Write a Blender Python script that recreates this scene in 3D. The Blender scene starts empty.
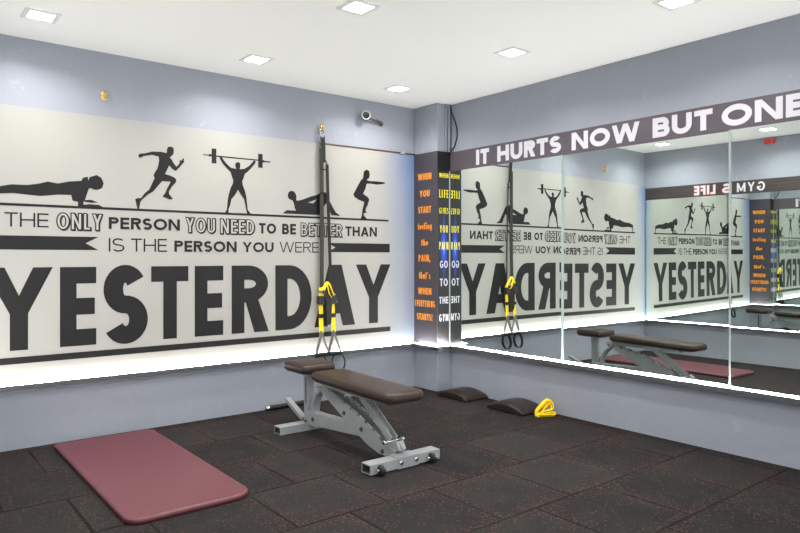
import bpy, bmesh, math, random
from mathutils import Vector, Matrix
from mathutils.geometry import tessellate_polygon

# ---------------------------------------------------------------- camera, world, exposure
scene = bpy.context.scene
COL = scene.collection
YAW = 0.6734
cam_data = bpy.data.cameras.new('camera')
cam_data.sensor_width = 36.0
cam_data.lens = 659.62 * 36.0 / 800.0
cam_data.shift_y = -0.0118
cam_data.clip_start = 0.02
cam = bpy.data.objects.new('camera', cam_data)
cam.location = (-4.084, -4.7056, 1.2)
cam.rotation_euler = (math.pi / 2, 0, -YAW)
COL.objects.link(cam)
scene.camera = cam

world = bpy.data.worlds.new('world')
world.use_nodes = True
world.node_tree.nodes['Background'].inputs[0].default_value = (0.95, 0.98, 1.0, 1)
world.node_tree.nodes['Background'].inputs[1].default_value = 3.2  # added fill light, entering where the room is left open behind the camera
scene.world = world

scene.view_settings.view_transform = 'Standard'
scene.view_settings.look = 'None'
scene.view_settings.gamma = 1.0
scene.view_settings.use_curve_mapping = False
scene.view_settings.exposure = 0.0
scene.cycles.max_bounces = 14
scene.cycles.glossy_bounces = 10
scene.cycles.diffuse_bounces = 6

LAMP = 40.0       # ceiling downlight diffusers
LAMP_POWER = 11.5  # beam of each downlight, watts
LAMP_SPREAD = 147.0
STRIP = 60.0      # the strip under the mural
STRIP_MIRROR = 190.0      # led strips on the ledges
CEIL = 2.574
LEDGE = 0.405


# ---------------------------------------------------------------- materials
def srgb(r, g, b):
    def f(c):
        c /= 255.0
        return c / 12.92 if c <= 0.04045 else ((c + 0.055) / 1.055) ** 2.4
    return (f(r), f(g), f(b), 1.0)


class NT:
    def __init__(self, name):
        self.m = bpy.data.materials.new(name)
        self.m.use_nodes = True
        self.t = self.m.node_tree
        self.b = self.t.nodes['Principled BSDF']

    def n(self, kind, **kw):
        nd = self.t.nodes.new(kind)
        for k, v in kw.items():
            setattr(nd, k, v)
        return nd

    def l(self, a, b):
        self.t.links.new(a, b)

    def math(self, op, a, b=None, c=None, clamp=False):
        nd = self.n('ShaderNodeMath', operation=op, use_clamp=clamp)
        for i, v in enumerate((a, b, c)):
            if v is None:
                continue
            if isinstance(v, (int, float)):
                nd.inputs[i].default_value = v
            else:
                self.l(v, nd.inputs[i])
        return nd.outputs[0]

    def ramp(self, v, a, b, lo=0.0, hi=1.0):
        nd = self.n('ShaderNodeMapRange')
        self.l(v, nd.inputs[0])
        for i, x in enumerate((a, b, lo, hi)):
            nd.inputs[i + 1].default_value = x
        return nd.outputs[0]

    def mix(self, fac, a, b):
        nd = self.n('ShaderNodeMix', data_type='RGBA')
        for s, v in ((nd.inputs[0], fac), (nd.inputs[6], a), (nd.inputs[7], b)):
            if isinstance(v, (int, float, tuple)):
                s.default_value = v
            else:
                self.l(v, s)
        return nd.outputs[2]

    def noise(self, scale, detail=3.0, rough=0.5, vec=None):
        nd = self.n('ShaderNodeTexNoise')
        nd.inputs['Scale'].default_value = scale
        nd.inputs['Detail'].default_value = detail
        nd.inputs['Roughness'].default_value = rough
        if vec is None:
            vec = self.n('ShaderNodeTexCoord').outputs['Object']
        self.l(vec, nd.inputs['Vector'])
        return nd.outputs[0]

    def bump(self, h, strength=0.2, dist=0.01):
        nd = self.n('ShaderNodeBump')
        nd.inputs['Strength'].default_value = strength
        nd.inputs['Distance'].default_value = dist
        self.l(h, nd.inputs['Height'])
        self.l(nd.outputs[0], self.b.inputs['Normal'])

    def base(self, v):
        s = self.b.inputs['Base Color']
        if isinstance(v, tuple):
            s.default_value = v
        else:
            self.l(v, s)


def plain(name, rgb, rough=0.5, metal=0.0, var=0.06, scale=18.0, bump=0.0, bscale=120.0, spec=0.5):
    k = NT(name)
    a = srgb(*rgb)
    b = tuple(min(1, c * (1 + var)) for c in a[:3]) + (1,)
    c = tuple(c * (1 - var) for c in a[:3]) + (1,)
    k.base(k.mix(k.noise(scale), c, b))
    k.b.inputs['Roughness'].default_value = rough
    k.b.inputs['Metallic'].default_value = metal
    k.b.inputs['Specular IOR Level'].default_value = spec
    if bump:
        k.bump(k.noise(bscale, 4), bump, 0.003)
    return k.m


def emit(name, rgb, strength):
    k = NT(name)
    k.base(srgb(*rgb))
    k.b.inputs['Emission Color'].default_value = srgb(*rgb)
    k.b.inputs['Emission Strength'].default_value = strength
    return k.m


def wall_paint():
    k = NT('grey_blue_gloss_paint')
    n1 = k.noise(1.6, 4, 0.6)
    n2 = k.noise(9.0, 5, 0.6)
    col = k.mix(n1, srgb(141, 145, 155), srgb(153, 157, 166))
    k.base(k.mix(k.ramp(n2, 0.62, 0.75), col, srgb(158, 163, 173)))
    k.b.inputs['Roughness'].default_value = 0.37
    k.b.inputs['Specular IOR Level'].default_value = 0.2
    nd = k.noise(4.0, 5, 0.62)
    k.bump(nd, 0.35, 0.02)
    return k.m


def mural_print():
    k = NT('cream_vinyl_print')
    x = k.n('ShaderNodeSeparateXYZ')
    k.l(k.n('ShaderNodeTexCoord').outputs['Object'], x.inputs[0])
    X, Z = x.outputs[0], x.outputs[2]
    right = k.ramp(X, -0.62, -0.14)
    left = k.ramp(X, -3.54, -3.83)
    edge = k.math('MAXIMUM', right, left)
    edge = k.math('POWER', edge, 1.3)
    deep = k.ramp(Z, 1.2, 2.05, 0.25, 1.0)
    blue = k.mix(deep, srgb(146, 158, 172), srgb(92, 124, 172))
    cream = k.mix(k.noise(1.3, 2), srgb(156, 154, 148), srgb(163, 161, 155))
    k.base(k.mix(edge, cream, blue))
    k.b.inputs['Roughness'].default_value = 0.42
    k.b.inputs['Specular IOR Level'].default_value = 0.4
    return k.m


def rubber_floor():
    k = NT('black_rubber_tile_with_red_flecks')
    co = k.n('ShaderNodeTexCoord').outputs['Object']
    x = k.n('ShaderNodeSeparateXYZ')
    k.l(co, x.inputs[0])
    X, Y = x.outputs[0], x.outputs[1]
    v = k.math('DIVIDE', k.math('ADD', Y, 3.155), 0.51)
    row = k.math('FLOOR', v)
    par = k.math('FLOORED_MODULO', row, 2.0)
    off = k.math('MULTIPLY', k.math('SUBTRACT', 1.0, par), 0.225)
    u = k.math('DIVIDE', k.math('SUBTRACT', k.math('ADD', X, 0.835), off), 0.5)
    fu, fv = k.math('FRACT', u), k.math('FRACT', v)
    du = k.math('MULTIPLY', k.math('MINIMUM', fu, k.math('SUBTRACT', 1.0, fu)), 0.5)
    dv = k.math('MULTIPLY', k.math('MINIMUM', fv, k.math('SUBTRACT', 1.0, fv)), 0.51)
    d = k.math('MINIMUM', du, dv)
    cid = k.n('ShaderNodeCombineXYZ')
    k.l(k.math('FLOOR', u), cid.inputs[0])
    k.l(row, cid.inputs[1])
    wn = k.n('ShaderNodeTexWhiteNoise')
    k.l(cid.outputs[0], wn.inputs[0])
    tone = k.mix(wn.outputs[0], srgb(25, 24, 24), srgb(43, 41, 40))
    grain = k.noise(160, 3, 0.6)
    tone = k.mix(k.ramp(grain, 0.35, 0.7), k.mix(0.45, tone, srgb(17, 15, 15)), tone)
    big = k.noise(5.0, 3, 0.6)
    tone = k.mix(k.ramp(big, 0.4, 0.75, 0.0, 0.35), tone, srgb(50, 46, 44))
    # flecks, denser along the worn tile edges
    vo = k.n('ShaderNodeTexVoronoi')
    vo.inputs['Scale'].default_value = 115.0
    wv = k.n('ShaderNodeVectorMath', operation='ADD')
    wob = k.n('ShaderNodeTexNoise')
    wob.inputs['Scale'].default_value = 60.0
    k.l(co, wob.inputs['Vector'])
    sc = k.n('ShaderNodeVectorMath', operation='SCALE')
    sc.inputs['Scale'].default_value = 0.018
    k.l(wob.outputs[1], sc.inputs[0])
    k.l(co, wv.inputs[0])
    k.l(sc.outputs[0], wv.inputs[1])
    k.l(wv.outputs[0], vo.inputs['Vector'])
    rnd = k.n('ShaderNodeSeparateXYZ')
    k.l(vo.outputs['Color'], rnd.inputs[0])
    near = k.ramp(d, 0.005, 0.09, 0.50, 0.09)
    patch = k.ramp(k.noise(3.0, 3), 0.35, 0.7, 0.5, 1.35)
    thr = k.math('MULTIPLY', near, patch)
    pick = k.math('LESS_THAN', rnd.outputs[0], thr)
    small = k.math('LESS_THAN', vo.outputs['Distance'], 0.42)
    fleck = k.math('MULTIPLY', pick, small)
    fcol = k.mix(rnd.outputs[1], srgb(108, 56, 42), srgb(128, 82, 64))
    col = k.mix(k.math('MULTIPLY', fleck, 0.55), tone, fcol)
    seam_n = k.ramp(k.noise(2.2, 2), 0.30, 0.58, 0.0015, 0.0085)
    seam = k.math('LESS_THAN', d, seam_n)
    col = k.mix(k.math('MULTIPLY', seam, 0.92), col, srgb(6, 5, 5))
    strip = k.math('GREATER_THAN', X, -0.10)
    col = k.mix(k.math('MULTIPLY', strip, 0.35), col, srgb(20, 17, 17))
    k.base(col)
    k.b.inputs['Roughness'].default_value = 0.85
    k.b.inputs['Specular IOR Level'].default_value = 0.16
    h = k.math('SUBTRACT', k.math('MULTIPLY', grain, 0.35), k.math('MULTIPLY', seam, 1.0))
    k.bump(h, 0.5, 0.004)
    return k.m


def leather(name, rgb, rough=0.38):
    k = NT(name)
    a = srgb(*rgb)
    d = tuple(c * 0.82 for c in a[:3]) + (1,)
    k.base(k.mix(k.noise(14, 4), d, a))
    k.b.inputs['Roughness'].default_value = rough
    vo = k.n('ShaderNodeTexVoronoi')
    k.b.inputs['Specular IOR Level'].default_value = 0.3
    vo.inputs['Scale'].default_value = 260
    k.l(k.n('ShaderNodeTexCoord').outputs['Object'], vo.inputs['Vector'])
    k.bump(vo.outputs['Distance'], 0.12, 0.002)
    return k.m


def worn_paint():
    k = NT('chipped_pale_grey_paint')
    n = k.noise(38, 5, 0.65)
    col = k.mix(k.noise(7, 3), srgb(134, 137, 139), srgb(152, 155, 155))
    k.base(k.mix(k.ramp(n, 0.66, 0.70), col, srgb(74, 70, 68)))
    k.b.inputs['Roughness'].default_value = 0.45
    return k.m


def mirror_glass():
    k = NT('silvered_mirror_glass')
    k.base(k.mix(k.noise(0.8, 2), srgb(232, 240, 236), srgb(236, 243, 239)))
    k.b.inputs['Metallic'].default_value = 1.0
    k.b.inputs['Roughness'].default_value = 0.0
    return k.m


def banner_vinyl(name, a, b, grain=True):
    k = NT(name)
    co = k.n('ShaderNodeTexCoord').outputs['Object']
    mp = k.n('ShaderNodeMapping')
    mp.inputs['Scale'].default_value = (1.2, 1.2, 26.0)
    k.l(co, mp.inputs[0])
    n = k.noise(3.0, 5, 0.6, mp.outputs[0])
    k.base(k.mix(k.ramp(n, 0.35, 0.7), srgb(*a), srgb(*b)))
    k.b.inputs['Roughness'].default_value = 0.4
    return k.m


def blue_flash():
    k = NT('printed_blue_flash')
    x = k.n('ShaderNodeSeparateXYZ')
    k.l(k.n('ShaderNodeTexCoord').outputs['Object'], x.inputs[0])
    dz = k.math('ABSOLUTE', k.math('DIVIDE', k.math('SUBTRACT', x.outputs[2], 1.29), 0.36))
    dx = k.math('ABSOLUTE', k.math('DIVIDE', k.math('ADD', x.outputs[0], 0.085), 0.060))
    r = k.math('ADD', dz, dx)
    col = k.mix(k.ramp(r, 0.0, 0.30), srgb(120, 180, 250), srgb(16, 66, 190))
    k.base(k.mix(k.ramp(r, 0.3, 1.0), col, srgb(18, 18, 20)))
    k.b.inputs['Roughness'].default_value = 0.4
    return k.m


MAT = dict(
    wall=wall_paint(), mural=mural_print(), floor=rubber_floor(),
    ceiling=plain('white_ceiling_paint', (246, 246, 242), 0.7, var=0.015, scale=1.5),
    ledge=plain('grey_ledge_paint', (74, 75, 79), 0.5, var=0.04),
    lip=plain('grey_ledge_lip', (120, 120, 124), 0.5, var=0.05),
    ink=plain('charcoal_vinyl_ink', (16, 15, 16), 0.55, var=0.04, spec=0.3),
    cream=plain('cream_vinyl_ink', (160, 158, 152), 0.45, var=0.02),
    banner=banner_vinyl('mauve_grey_banner_vinyl', (78, 70, 77), (84, 76, 83)),
    banner_dark=banner_vinyl('dark_woodgrain_banner', (48, 42, 43), (70, 62, 61)),
    column=banner_vinyl('mauve_grey_column_print', (62, 57, 64), (68, 62, 69)),
    black=plain('black_column_print', (20, 20, 22), 0.4, var=0.1),
    flash=blue_flash(),
    white_ink=plain('white_letter_vinyl', (206, 203, 211), 0.45, var=0.01),
    orange=plain('orange_letter_vinyl', (236, 142, 34), 0.5, var=0.04),
    yellow_ink=plain('yellow_letter_vinyl', (240, 220, 20), 0.5, var=0.03),
    pink_rim=plain('pink_letter_rim', (232, 150, 140), 0.5, var=0.02),
    mirror=mirror_glass(),
    joint=plain('pale_mirror_joint', (150, 160, 160), 0.3, var=0.03),
    glass_edge=plain('green_glass_edge', (120, 150, 142), 0.15, var=0.05),
    lamp=emit('lit_lamp_diffuser', (255, 253, 250), LAMP),
    strip=emit('lit_led_strip', (255, 253, 250), STRIP),
    strip_mirror=emit('lit_mirror_led_strip', (255, 253, 250), STRIP_MIRROR),
    lamp_frame=plain('white_lamp_bezel', (226, 226, 222), 0.5, var=0.02),
    steel=worn_paint(), dark_hole=plain('dark_tube_inside', (70, 68, 66), 0.8),
    chrome=plain('bright_steel', (205, 205, 208), 0.22, 1.0, var=0.04),
    brass=plain('brass', (214, 182, 118), 0.35, 1.0, var=0.1),
    pad=leather('dark_brown_vinyl', (54, 41, 35), 0.34),
    mat_cushion=leather('very_dark_brown_vinyl', (44, 34, 31), 0.36),
    black_rubber=plain('black_rubber', (26, 25, 26), 0.6, var=0.15),
    grip=plain('black_steel_knurl', (40, 40, 42), 0.45, 0.6, var=0.1, bump=0.2, bscale=400),
    webbing=plain('black_webbing', (20, 19, 17), 0.75, var=0.2, scale=160),
    olive=plain('faded_black_webbing', (44, 42, 33), 0.8, var=0.2, scale=160),
    grey_web=plain('grey_webbing', (96, 96, 92), 0.7, var=0.15, scale=120),
    yellow=plain('yellow_webbing', (250, 212, 10), 0.6, var=0.08, scale=90),
    exmat=plain('maroon_foam_vinyl', (92, 40, 49), 0.42, var=0.08, scale=3.0, bump=0.35, bscale=5),
    white_plastic=plain('white_plastic', (186, 186, 188), 0.35, var=0.02),
    lens=plain('black_lens', (14, 14, 16), 0.12, var=0.1),
    grey_plastic=plain('grey_metal_bracket', (84, 78, 78), 0.4, 0.3, var=0.1),
    cable=plain('black_cable', (36, 36, 40), 0.6),
    brown_cable=plain('brown_cable', (92, 66, 60), 0.6),
    red=plain('red_plastic', (200, 60, 58), 0.4, var=0.05),
)


# ---------------------------------------------------------------- mesh helpers
def link(name, bm, mat, parent=None, smooth=False, bevel=0.0, seg=2, recalc=True):
    if recalc:
        bmesh.ops.recalc_face_normals(bm, faces=bm.faces[:])
    me = bpy.data.meshes.new(name)
    bm.to_mesh(me)
    bm.free()
    for m in (mat if isinstance(mat, (list, tuple)) else [mat]):
        me.materials.append(MAT[m] if isinstance(m, str) else m)
    o = bpy.data.objects.new(name, me)
    COL.objects.link(o)
    if parent is not None:
        o.parent = parent
        o.matrix_parent_inverse = Matrix.Translation(-parent.location)
    if smooth:
        for p in me.polygons:
            p.use_smooth = True
    if bevel:
        mod = o.modifiers.new('bevel', 'BEVEL')
        mod.width = bevel
        mod.segments = seg
        mod.limit_method = 'ANGLE'
        mod.angle_limit = math.radians(40)
    return o


def tag(o, label=None, cat=None, group=None, kind=None):
    for k, v in (('label', label), ('category', cat), ('group', group), ('kind', kind)):
        if v:
            o[k] = v
    return o


def thing(name, loc, label, cat, group=None):
    o = bpy.data.objects.new(name, None)
    o.location = loc
    o.empty_display_size = 0.1
    COL.objects.link(o)
    return tag(o, label, cat, group)


def box(bm, x0, x1, y0, y1, z0, z1, mi=0):
    v = [bm.verts.new((x, y, z)) for z in (z0, z1) for y in (y0, y1) for x in (x0, x1)]
    for f in ((0, 2, 3, 1), (4, 5, 7, 6), (0, 1, 5, 4), (2, 6, 7, 3), (0, 4, 6, 2), (1, 3, 7, 5)):
        bm.faces.new([v[i] for i in f]).material_index = mi


def hexa(bm, low, high, mi=0):
    """box from two quads of points"""
    a = [bm.verts.new(p) for p in low]
    b = [bm.verts.new(p) for p in high]
    bm.faces.new(a[::-1]).material_index = mi
    bm.faces.new(b).material_index = mi
    for i in range(4):
        j = (i + 1) % 4
        bm.faces.new((a[i], a[j], b[j], b[i])).material_index = mi


def prism(bm, pts, d, mi=0):
    """closed polygon of 3-D points pushed along vector d"""
    d = Vector(d)
    a = [bm.verts.new(p) for p in pts]
    b = [bm.verts.new(Vector(p) + d) for p in pts]
    tri = tessellate_polygon([[Vector(p) for p in pts]])
    for t in tri:
        bm.faces.new([a[i] for i in t]).material_index = mi
        bm.faces.new([b[i] for i in reversed(t)]).material_index = mi
    n = len(pts)
    for i in range(n):
        j = (i + 1) % n
        bm.faces.new((a[i], a[j], b[j], b[i])).material_index = mi


def frames(path, closed=False, up=(0, 0, 1)):
    P = [Vector(p) for p in path]
    n = len(P)
    out = []
    for i in range(n):
        if closed:
            t = P[(i + 1) % n] - P[i - 1]
        else:
            t = P[min(i + 1, n - 1)] - P[max(i - 1, 0)]
        t.normalize()
        u = Vector(up)
        s = t.cross(u)
        if s.length < 1e-3:
            s = t.cross(Vector((0.31, 0.95, 0.1)))
        s.normalize()
        out.append((P[i], t, s, s.cross(t)))
    return out


def sweep(bm, path, prof, closed=False, up=(0, 0, 1), mi=0, caps=True):
    """profile (a, b) pairs along side and normal axes carried down a path"""
    rings = [[bm.verts.new(p + s * a + q * b) for a, b in prof] for p, t, s, q in frames(path, closed, up)]
    n, m = len(rings), len(prof)
    for i in range(n if closed else n - 1):
        r0, r1 = rings[i], rings[(i + 1) % n]
        for j in range(m):
            k = (j + 1) % m
            bm.faces.new((r0[j], r0[k], r1[k], r1[j])).material_index = mi
    if caps and not closed:
        bm.faces.new(rings[0][::-1]).material_index = mi
        bm.faces.new(rings[-1]).material_index = mi


def circ(r, n=12):
    return [(r * math.cos(2 * math.pi * i / n), r * math.sin(2 * math.pi * i / n)) for i in range(n)]


def rect_prof(w, h):
    return [(-w / 2, -h / 2), (w / 2, -h / 2), (w / 2, h / 2), (-w / 2, h / 2)]


def tube(bm, path, r, n=12, closed=False, up=(0, 0, 1), mi=0):
    sweep(bm, path, circ(r, n), closed, up, mi)


def beam(bm, p, q, w, h, up=(0, 0, 1), mi=0):
    sweep(bm, [p, q], rect_prof(w, h), False, up, mi)


def lathe(bm, origin, axis, prof, n=24, mi=0):
    """profile of (radius, distance along axis)"""
    o, a = Vector(origin), Vector(axis).normalized()
    s = a.orthogonal().normalized()
    t = a.cross(s)
    rings = []
    for r, d in prof:
        if r < 1e-6:
            rings.append([bm.verts.new(o + a * d)])
        else:
            rings.append([bm.verts.new(o + a * d + (s * math.cos(2 * math.pi * i / n) + t * math.sin(2 * math.pi * i / n)) * r) for i in range(n)])
    for r0, r1 in zip(rings, rings[1:]):
        for i in range(n):
            j = (i + 1) % n
            if len(r0) == 1 and len(r1) == 1:
                continue
            if len(r0) == 1:
                f = (r0[0], r1[i], r1[j])
            elif len(r1) == 1:
                f = (r0[i], r0[j], r1[0])
            else:
                f = (r0[i], r0[j], r1[j], r1[i])
            bm.faces.new(f).material_index = mi


def smooth_path(pts, n=8, closed=False):
    """Catmull-Rom through the points"""
    P = [Vector(p) for p in pts]
    m = len(P)
    out = []
    for i in range(m if closed else m - 1):
        if closed:
            a, b, c, d = P[i - 1], P[i], P[(i + 1) % m], P[(i + 2) % m]
        else:
            a, b, c, d = P[max(i - 1, 0)], P[i], P[i + 1], P[min(i + 2, m - 1)]
        for k in range(n):
            t = k / n
            out.append(0.5 * ((2 * b) + (c - a) * t + (2 * a - 5 * b + 4 * c - d) * t * t + (3 * b - a - 3 * c + d) * t ** 3))
    if not closed:
        out.append(P[-1])
    return out


def rrect(x0, x1, y0, y1, r, n=6):
    """rounded rectangle outline, r = radius or four radii"""
    rs = r if isinstance(r, (list, tuple)) else [r] * 4
    pts = []
    for k, (cx, cy, sx, sy) in enumerate(((x1, y1, -1, -1), (x0, y1, 1, -1), (x0, y0, 1, 1), (x1, y0, -1, 1))):
        rr = rs[k]
        for i in range(n + 1):
            a = math.pi / 2 * (k + i / n)
            pts.append((cx + sx * rr + rr * math.cos(a), cy + sy * rr + rr * math.sin(a)))
    return pts


def pad_mesh(bm, x0, x1, y0, y1, r, levels, n=6, mi=0):
    """stack of rounded rectangles: levels are (inset, z)"""
    rings = []
    for ins, z in levels:
        rs = [max(0.004, q - ins) for q in (r if isinstance(r, (list, tuple)) else [r] * 4)]
        rings.append([bm.verts.new((x, y, z)) for x, y in rrect(x0 + ins, x1 - ins, y0 + ins, y1 - ins, rs, n)])
    for a, b in zip(rings, rings[1:]):
        for i in range(len(a)):
            j = (i + 1) % len(a)
            bm.faces.new((a[i], a[j], b[j], b[i])).material_index = mi
    bm.faces.new(rings[0][::-1]).material_index = mi
    bm.faces.new(rings[-1]).material_index = mi


# ---------------------------------------------------------------- lettering
WID = dict(A=.92, B=.72, C=.85, D=.82, E=.62, F=.58, G=.92, H=.82, I=.0, L=.56, M=1.02, N=.86, O=1.0, P=.68, R=.72,
           S=.68, T=.70, U=.80, V=.88, W=1.28, Y=.84, f=.42, e=.62, l=.0, i=.0, n=.58, g=.62, t=.42, h=.58, a=.62, s=.52)


def ring(cx, cy, rx, ry, tx, ty, a0, a1):
    n = max(4, int(abs(a1 - a0) / 12))
    out = []
    for i in range(n):
        p, q = (math.radians(a0 + (a1 - a0) * k / n) for k in (i, i + 1))
        o = lambda a, fx, fy: (cx + fx * math.cos(a), cy + fy * math.sin(a))
        out.append([o(p, rx, ry), o(q, rx, ry), o(q, rx - tx, ry - ty), o(p, rx - tx, ry - ty)])
    return out


def R(x0, y0, x1, y1):
    return [(x0, y0), (x1, y0), (x1, y1), (x0, y1)]


def glyph(ch, W, H, t, b):
    """polygons of one character in a W x H box: stem t, bar b"""
    x = 0.68 * H
    g = []
    if ch in 'EFL':
        g.append(R(0, 0, t, H))
        if ch in 'EL':
            g.append(R(0, 0, W, b))
        if ch in 'EF':
            g += [R(0, H - b, W, H), R(0, (H - b) / 2, W * .96, (H + b) / 2)]
    elif ch in 'Il':
        g.append(R(0, 0, t, H))
    elif ch == 'i':
        g += [R(0, 0, t, x), R(0, x + b * .6, t, x + b * 1.6)]
    elif ch == 'T':
        g += [R(0, H - b, W, H), R((W - t) / 2, 0, (W + t) / 2, H)]
    elif ch == 'H':
        g += [R(0, 0, t, H), R(W - t, 0, W, H), R(0, (H - b) / 2, W, (H + b) / 2)]
    elif ch == 'N':
        g += [R(0, 0, t, H), R(W - t, 0, W, H), [(0, H), (t * 1.05, H), (W, 0), (W - t * 1.05, 0)]]
    elif ch == 'M':
        g += [R(0, 0, t, H), R(W - t, 0, W, H), [(0, H), (t, H), (W / 2 + t * .45, H * .1), (W / 2 - t * .45, H * .1)],
              [(W - t, H), (W, H), (W / 2 + t * .45, H * .1), (W / 2 - t * .45, H * .1)]]
    elif ch == 'A':
        a = t * .55
        y0, y1 = H * .2, H * .2 + b * .85
        k = (W / 2 - a) / H
        g += [[(0, 0), (t * 1.08, 0), (W / 2 + a, H), (W / 2 - a, H)], [(W - t * 1.08, 0), (W, 0), (W / 2 + a, H), (W / 2 - a, H)],
              [(k * y0 + t * .4, y0), (W - k * y0 - t * .4, y0), (W - k * y1 - t * .4, y1), (k * y1 + t * .4, y1)]]
    elif ch == 'V':
        a = t * .55
        g += [[(0, H), (t * 1.08, H), (W / 2 + a, 0), (W / 2 - a, 0)], [(W - t * 1.08, H), (W, H), (W / 2 + a, 0), (W / 2 - a, 0)]]
    elif ch == 'W':
        a = t * .5
        p, q = W * .27, W * .73
        for x0, x1 in ((a, p), (W / 2, p), (W / 2, q), (W - a, q)):
            g.append([(x0 - a, H), (x0 + a, H), (x1 + a, 0), (x1 - a, 0)])
    elif ch == 'Y':
        m = H * .44
        g += [R((W - t) / 2, 0, (W + t) / 2, m), [(0, H), (t * 1.12, H), ((W + t) / 2, m), ((W - t) / 2, m)],
              [(W - t * 1.12, H), (W, H), ((W + t) / 2, m), ((W - t) / 2, m)]]
        g.append([((W - t) / 2, m), ((W + t) / 2, m), (W / 2, m + t * .45)])
    elif ch == 'O':
        g += ring(W / 2, H / 2, W / 2, H / 2, t, b, 0, 360)
    elif ch == 'D':
        r = min(W * .62, H * .62)
        g += [R(0, 0, t, H), R(0, 0, W - r, b), R(0, H - b, W - r, H)] + ring(W - r, H / 2, r, H / 2, t, b, -90, 90)
    elif ch in 'PRB':
        hb = H * (.55 if ch != 'B' else .5)
        ry = (hb + b / 2) / 2 if ch == 'B' else hb / 2
        cy = H - ry
        r = min(W * .55, H * .34)
        w = W if ch != 'B' else W * .95
        g += [R(0, 0, t, H), R(0, H - b, w - r, H), R(0, cy - ry, w - r, cy - ry + b)] + ring(w - r, cy, r, ry, t, b, -90, 90)
        if ch == 'R':
            g.append([(W - t * 1.12, 0), (W + t * .06, 0), (W * .5 + t * .5, cy - ry + b * .6), (W * .5 - t * .55, cy - ry + b * .6)])
        if ch == 'B':
            g += [R(0, 0, W - r, b)] + ring(W - r, ry, r, ry, t, b, -90, 90)
    elif ch == 'U':
        r = W / 2
        ry = min(H * .42, r)
        g += [R(0, ry, t, H), R(W - t, ry, W, H)] + ring(r, ry, r, ry, t, b, 180, 360)
    elif ch in 'Ss':
        h = H if ch == 'S' else x
        bb = b if ch == 'S' else b * .85
        ry = (h + bb) / 4
        rx = W / 2
        g += ring(rx * .98, h - ry, rx * .95, ry, t, bb, 30, 272) + ring(rx, ry, rx, ry, t, bb, 92, -150)
        g.append([(rx * .80, h / 2 + bb * .5), (rx * .80, h / 2 - bb * .46), (rx * 1.16, h / 2 - bb * .5), (rx * 1.16, h / 2 + bb * .42)])
    elif ch in 'GC':
        g += ring(W / 2, H / 2, W / 2, H / 2, t, b, 42, 318 if ch == 'C' else 340)
        if ch == 'G':
            g += [R(W * .52, H * .5 - b * .8, W, H * .5 + b * .1), R(W - t, H * .2, W, H * .5)]
    elif ch == 'e':
        g += ring(W / 2, x / 2, W / 2, x / 2, t, b * .85, 0, 318) + [R(t * .5, (x - b * .7) / 2, W, (x + b * .7) / 2)]
    elif ch in 'nh':
        g += [R(0, 0, t, x if ch == 'n' else H), R(W - t, 0, W, x * .55)] + ring(W / 2, x * .55, W / 2, x * .45, t, b * .85, 0, 180)
    elif ch in 'ag':
        g += ring(W / 2, x / 2, W / 2, x / 2, t, b * .85, 0, 360) + [R(W - t, 0 if ch == 'a' else -H * .1, W, x)]
        if ch == 'g':
            g += ring(W / 2, -H * .1, W / 2, H * .18, t, b * .85, 180, 360)
    elif ch == 't':
        g += [R((W - t) / 2, 0, (W + t) / 2, H * .92), R(0, x - b * .8, W, x)]
    elif ch == 'f':
        g += [R(W * .25, 0, W * .25 + t, H * .8), R(0, x - b * .8, W, x)] + ring(W * .25 + W * .4, H * .78, W * .4, H * .22, t * .9, b * .85, 60, 180)
    elif ch == ',':
        g.append([(0, b * 1.1), (t, b * 1.1), (t * .55, -b * .8), (0, -b * .8)])
    elif ch == "'":
        g.append([(0, H), (t, H), (t * .7, H * .7), (t * .3, H * .7)])
    elif ch == '!':
        g += [[(0, H), (t, H), (t * .8, H * .32), (t * .2, H * .32)], R(0, 0, t, b)]
    return g


def word(s, x0, x1, z0, z1, wt, gap=0.10, z0r=None, z1r=None, grow=0.0, bar=0.92):
    """polygons of a word stretched to exactly x0..x1, z0..z1 (optionally another height at its end)"""
    H = z1 - z0
    t = wt * H
    narrow = {'I': 1, 'l': 1, 'i': 1, ',': 1, "'": 1, '!': 1}
    w = [(t if c in narrow else WID[c] * H) for c in s]
    gp = gap * H
    fix = sum(wi for c, wi in zip(s, w) if c in narrow) + gp * (len(s) - 1)
    flex = sum(wi for c, wi in zip(s, w) if c not in narrow)
    k = ((x1 - x0) - fix) / flex if flex else 1.0
    tt = t * min(1.0, k ** 0.75) if flex else t
    out = []
    x = x0
    for c, wi in zip(s, w):
        W = wi if c in narrow else wi * k
        for poly in glyph(c, W + 2 * grow, H + 2 * grow, tt + 2 * grow, (tt + 2 * grow) * bar):
            q = []
            for px, py in poly:
                X = x - grow + px
                Z = z0 - grow + py
                if z0r is not None:
                    f = (X - x0) / (x1 - x0)
                    Z = (z0 + (z0r - z0) * f) + (Z - z0) / H * ((z1 + (z1r - z1) * f) - (z0 + (z0r - z0) * f))
                q.append((X, Z))
            out.append(q)
        x += W + gp
    return out


class Plane:
    """a wall surface: origin, direction along it as read by a viewer, outward normal"""
    def __init__(self, o, u, n):
        self.o, self.u, self.n = Vector(o), Vector(u).normalized(), Vector(n).normalized()

    def p(self, x, z, off=0.0):
        return self.o + self.u * x + Vector((0, 0, z)) + self.n * off

    def poly(self, bm, polys, off, mi=0):
        for qi, q in enumerate(polys):
            vs = [bm.verts.new(self.p(x, z, off + 0.00002 * qi)) for x, z in q]
            if len(vs) <= 4:
                f = bm.faces.new(vs)
                f.normal_update()
                if f.normal.dot(self.n) < 0:
                    f.normal_flip()
                f.material_index = mi
            else:
                for t in tessellate_polygon([[Vector((x, z, 0)) for x, z in q]]):
                    f = bm.faces.new([vs[i] for i in t])
                    f.normal_update()
                    if f.normal.dot(self.n) < 0:
                        f.normal_flip()
                    f.material_index = mi


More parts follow.
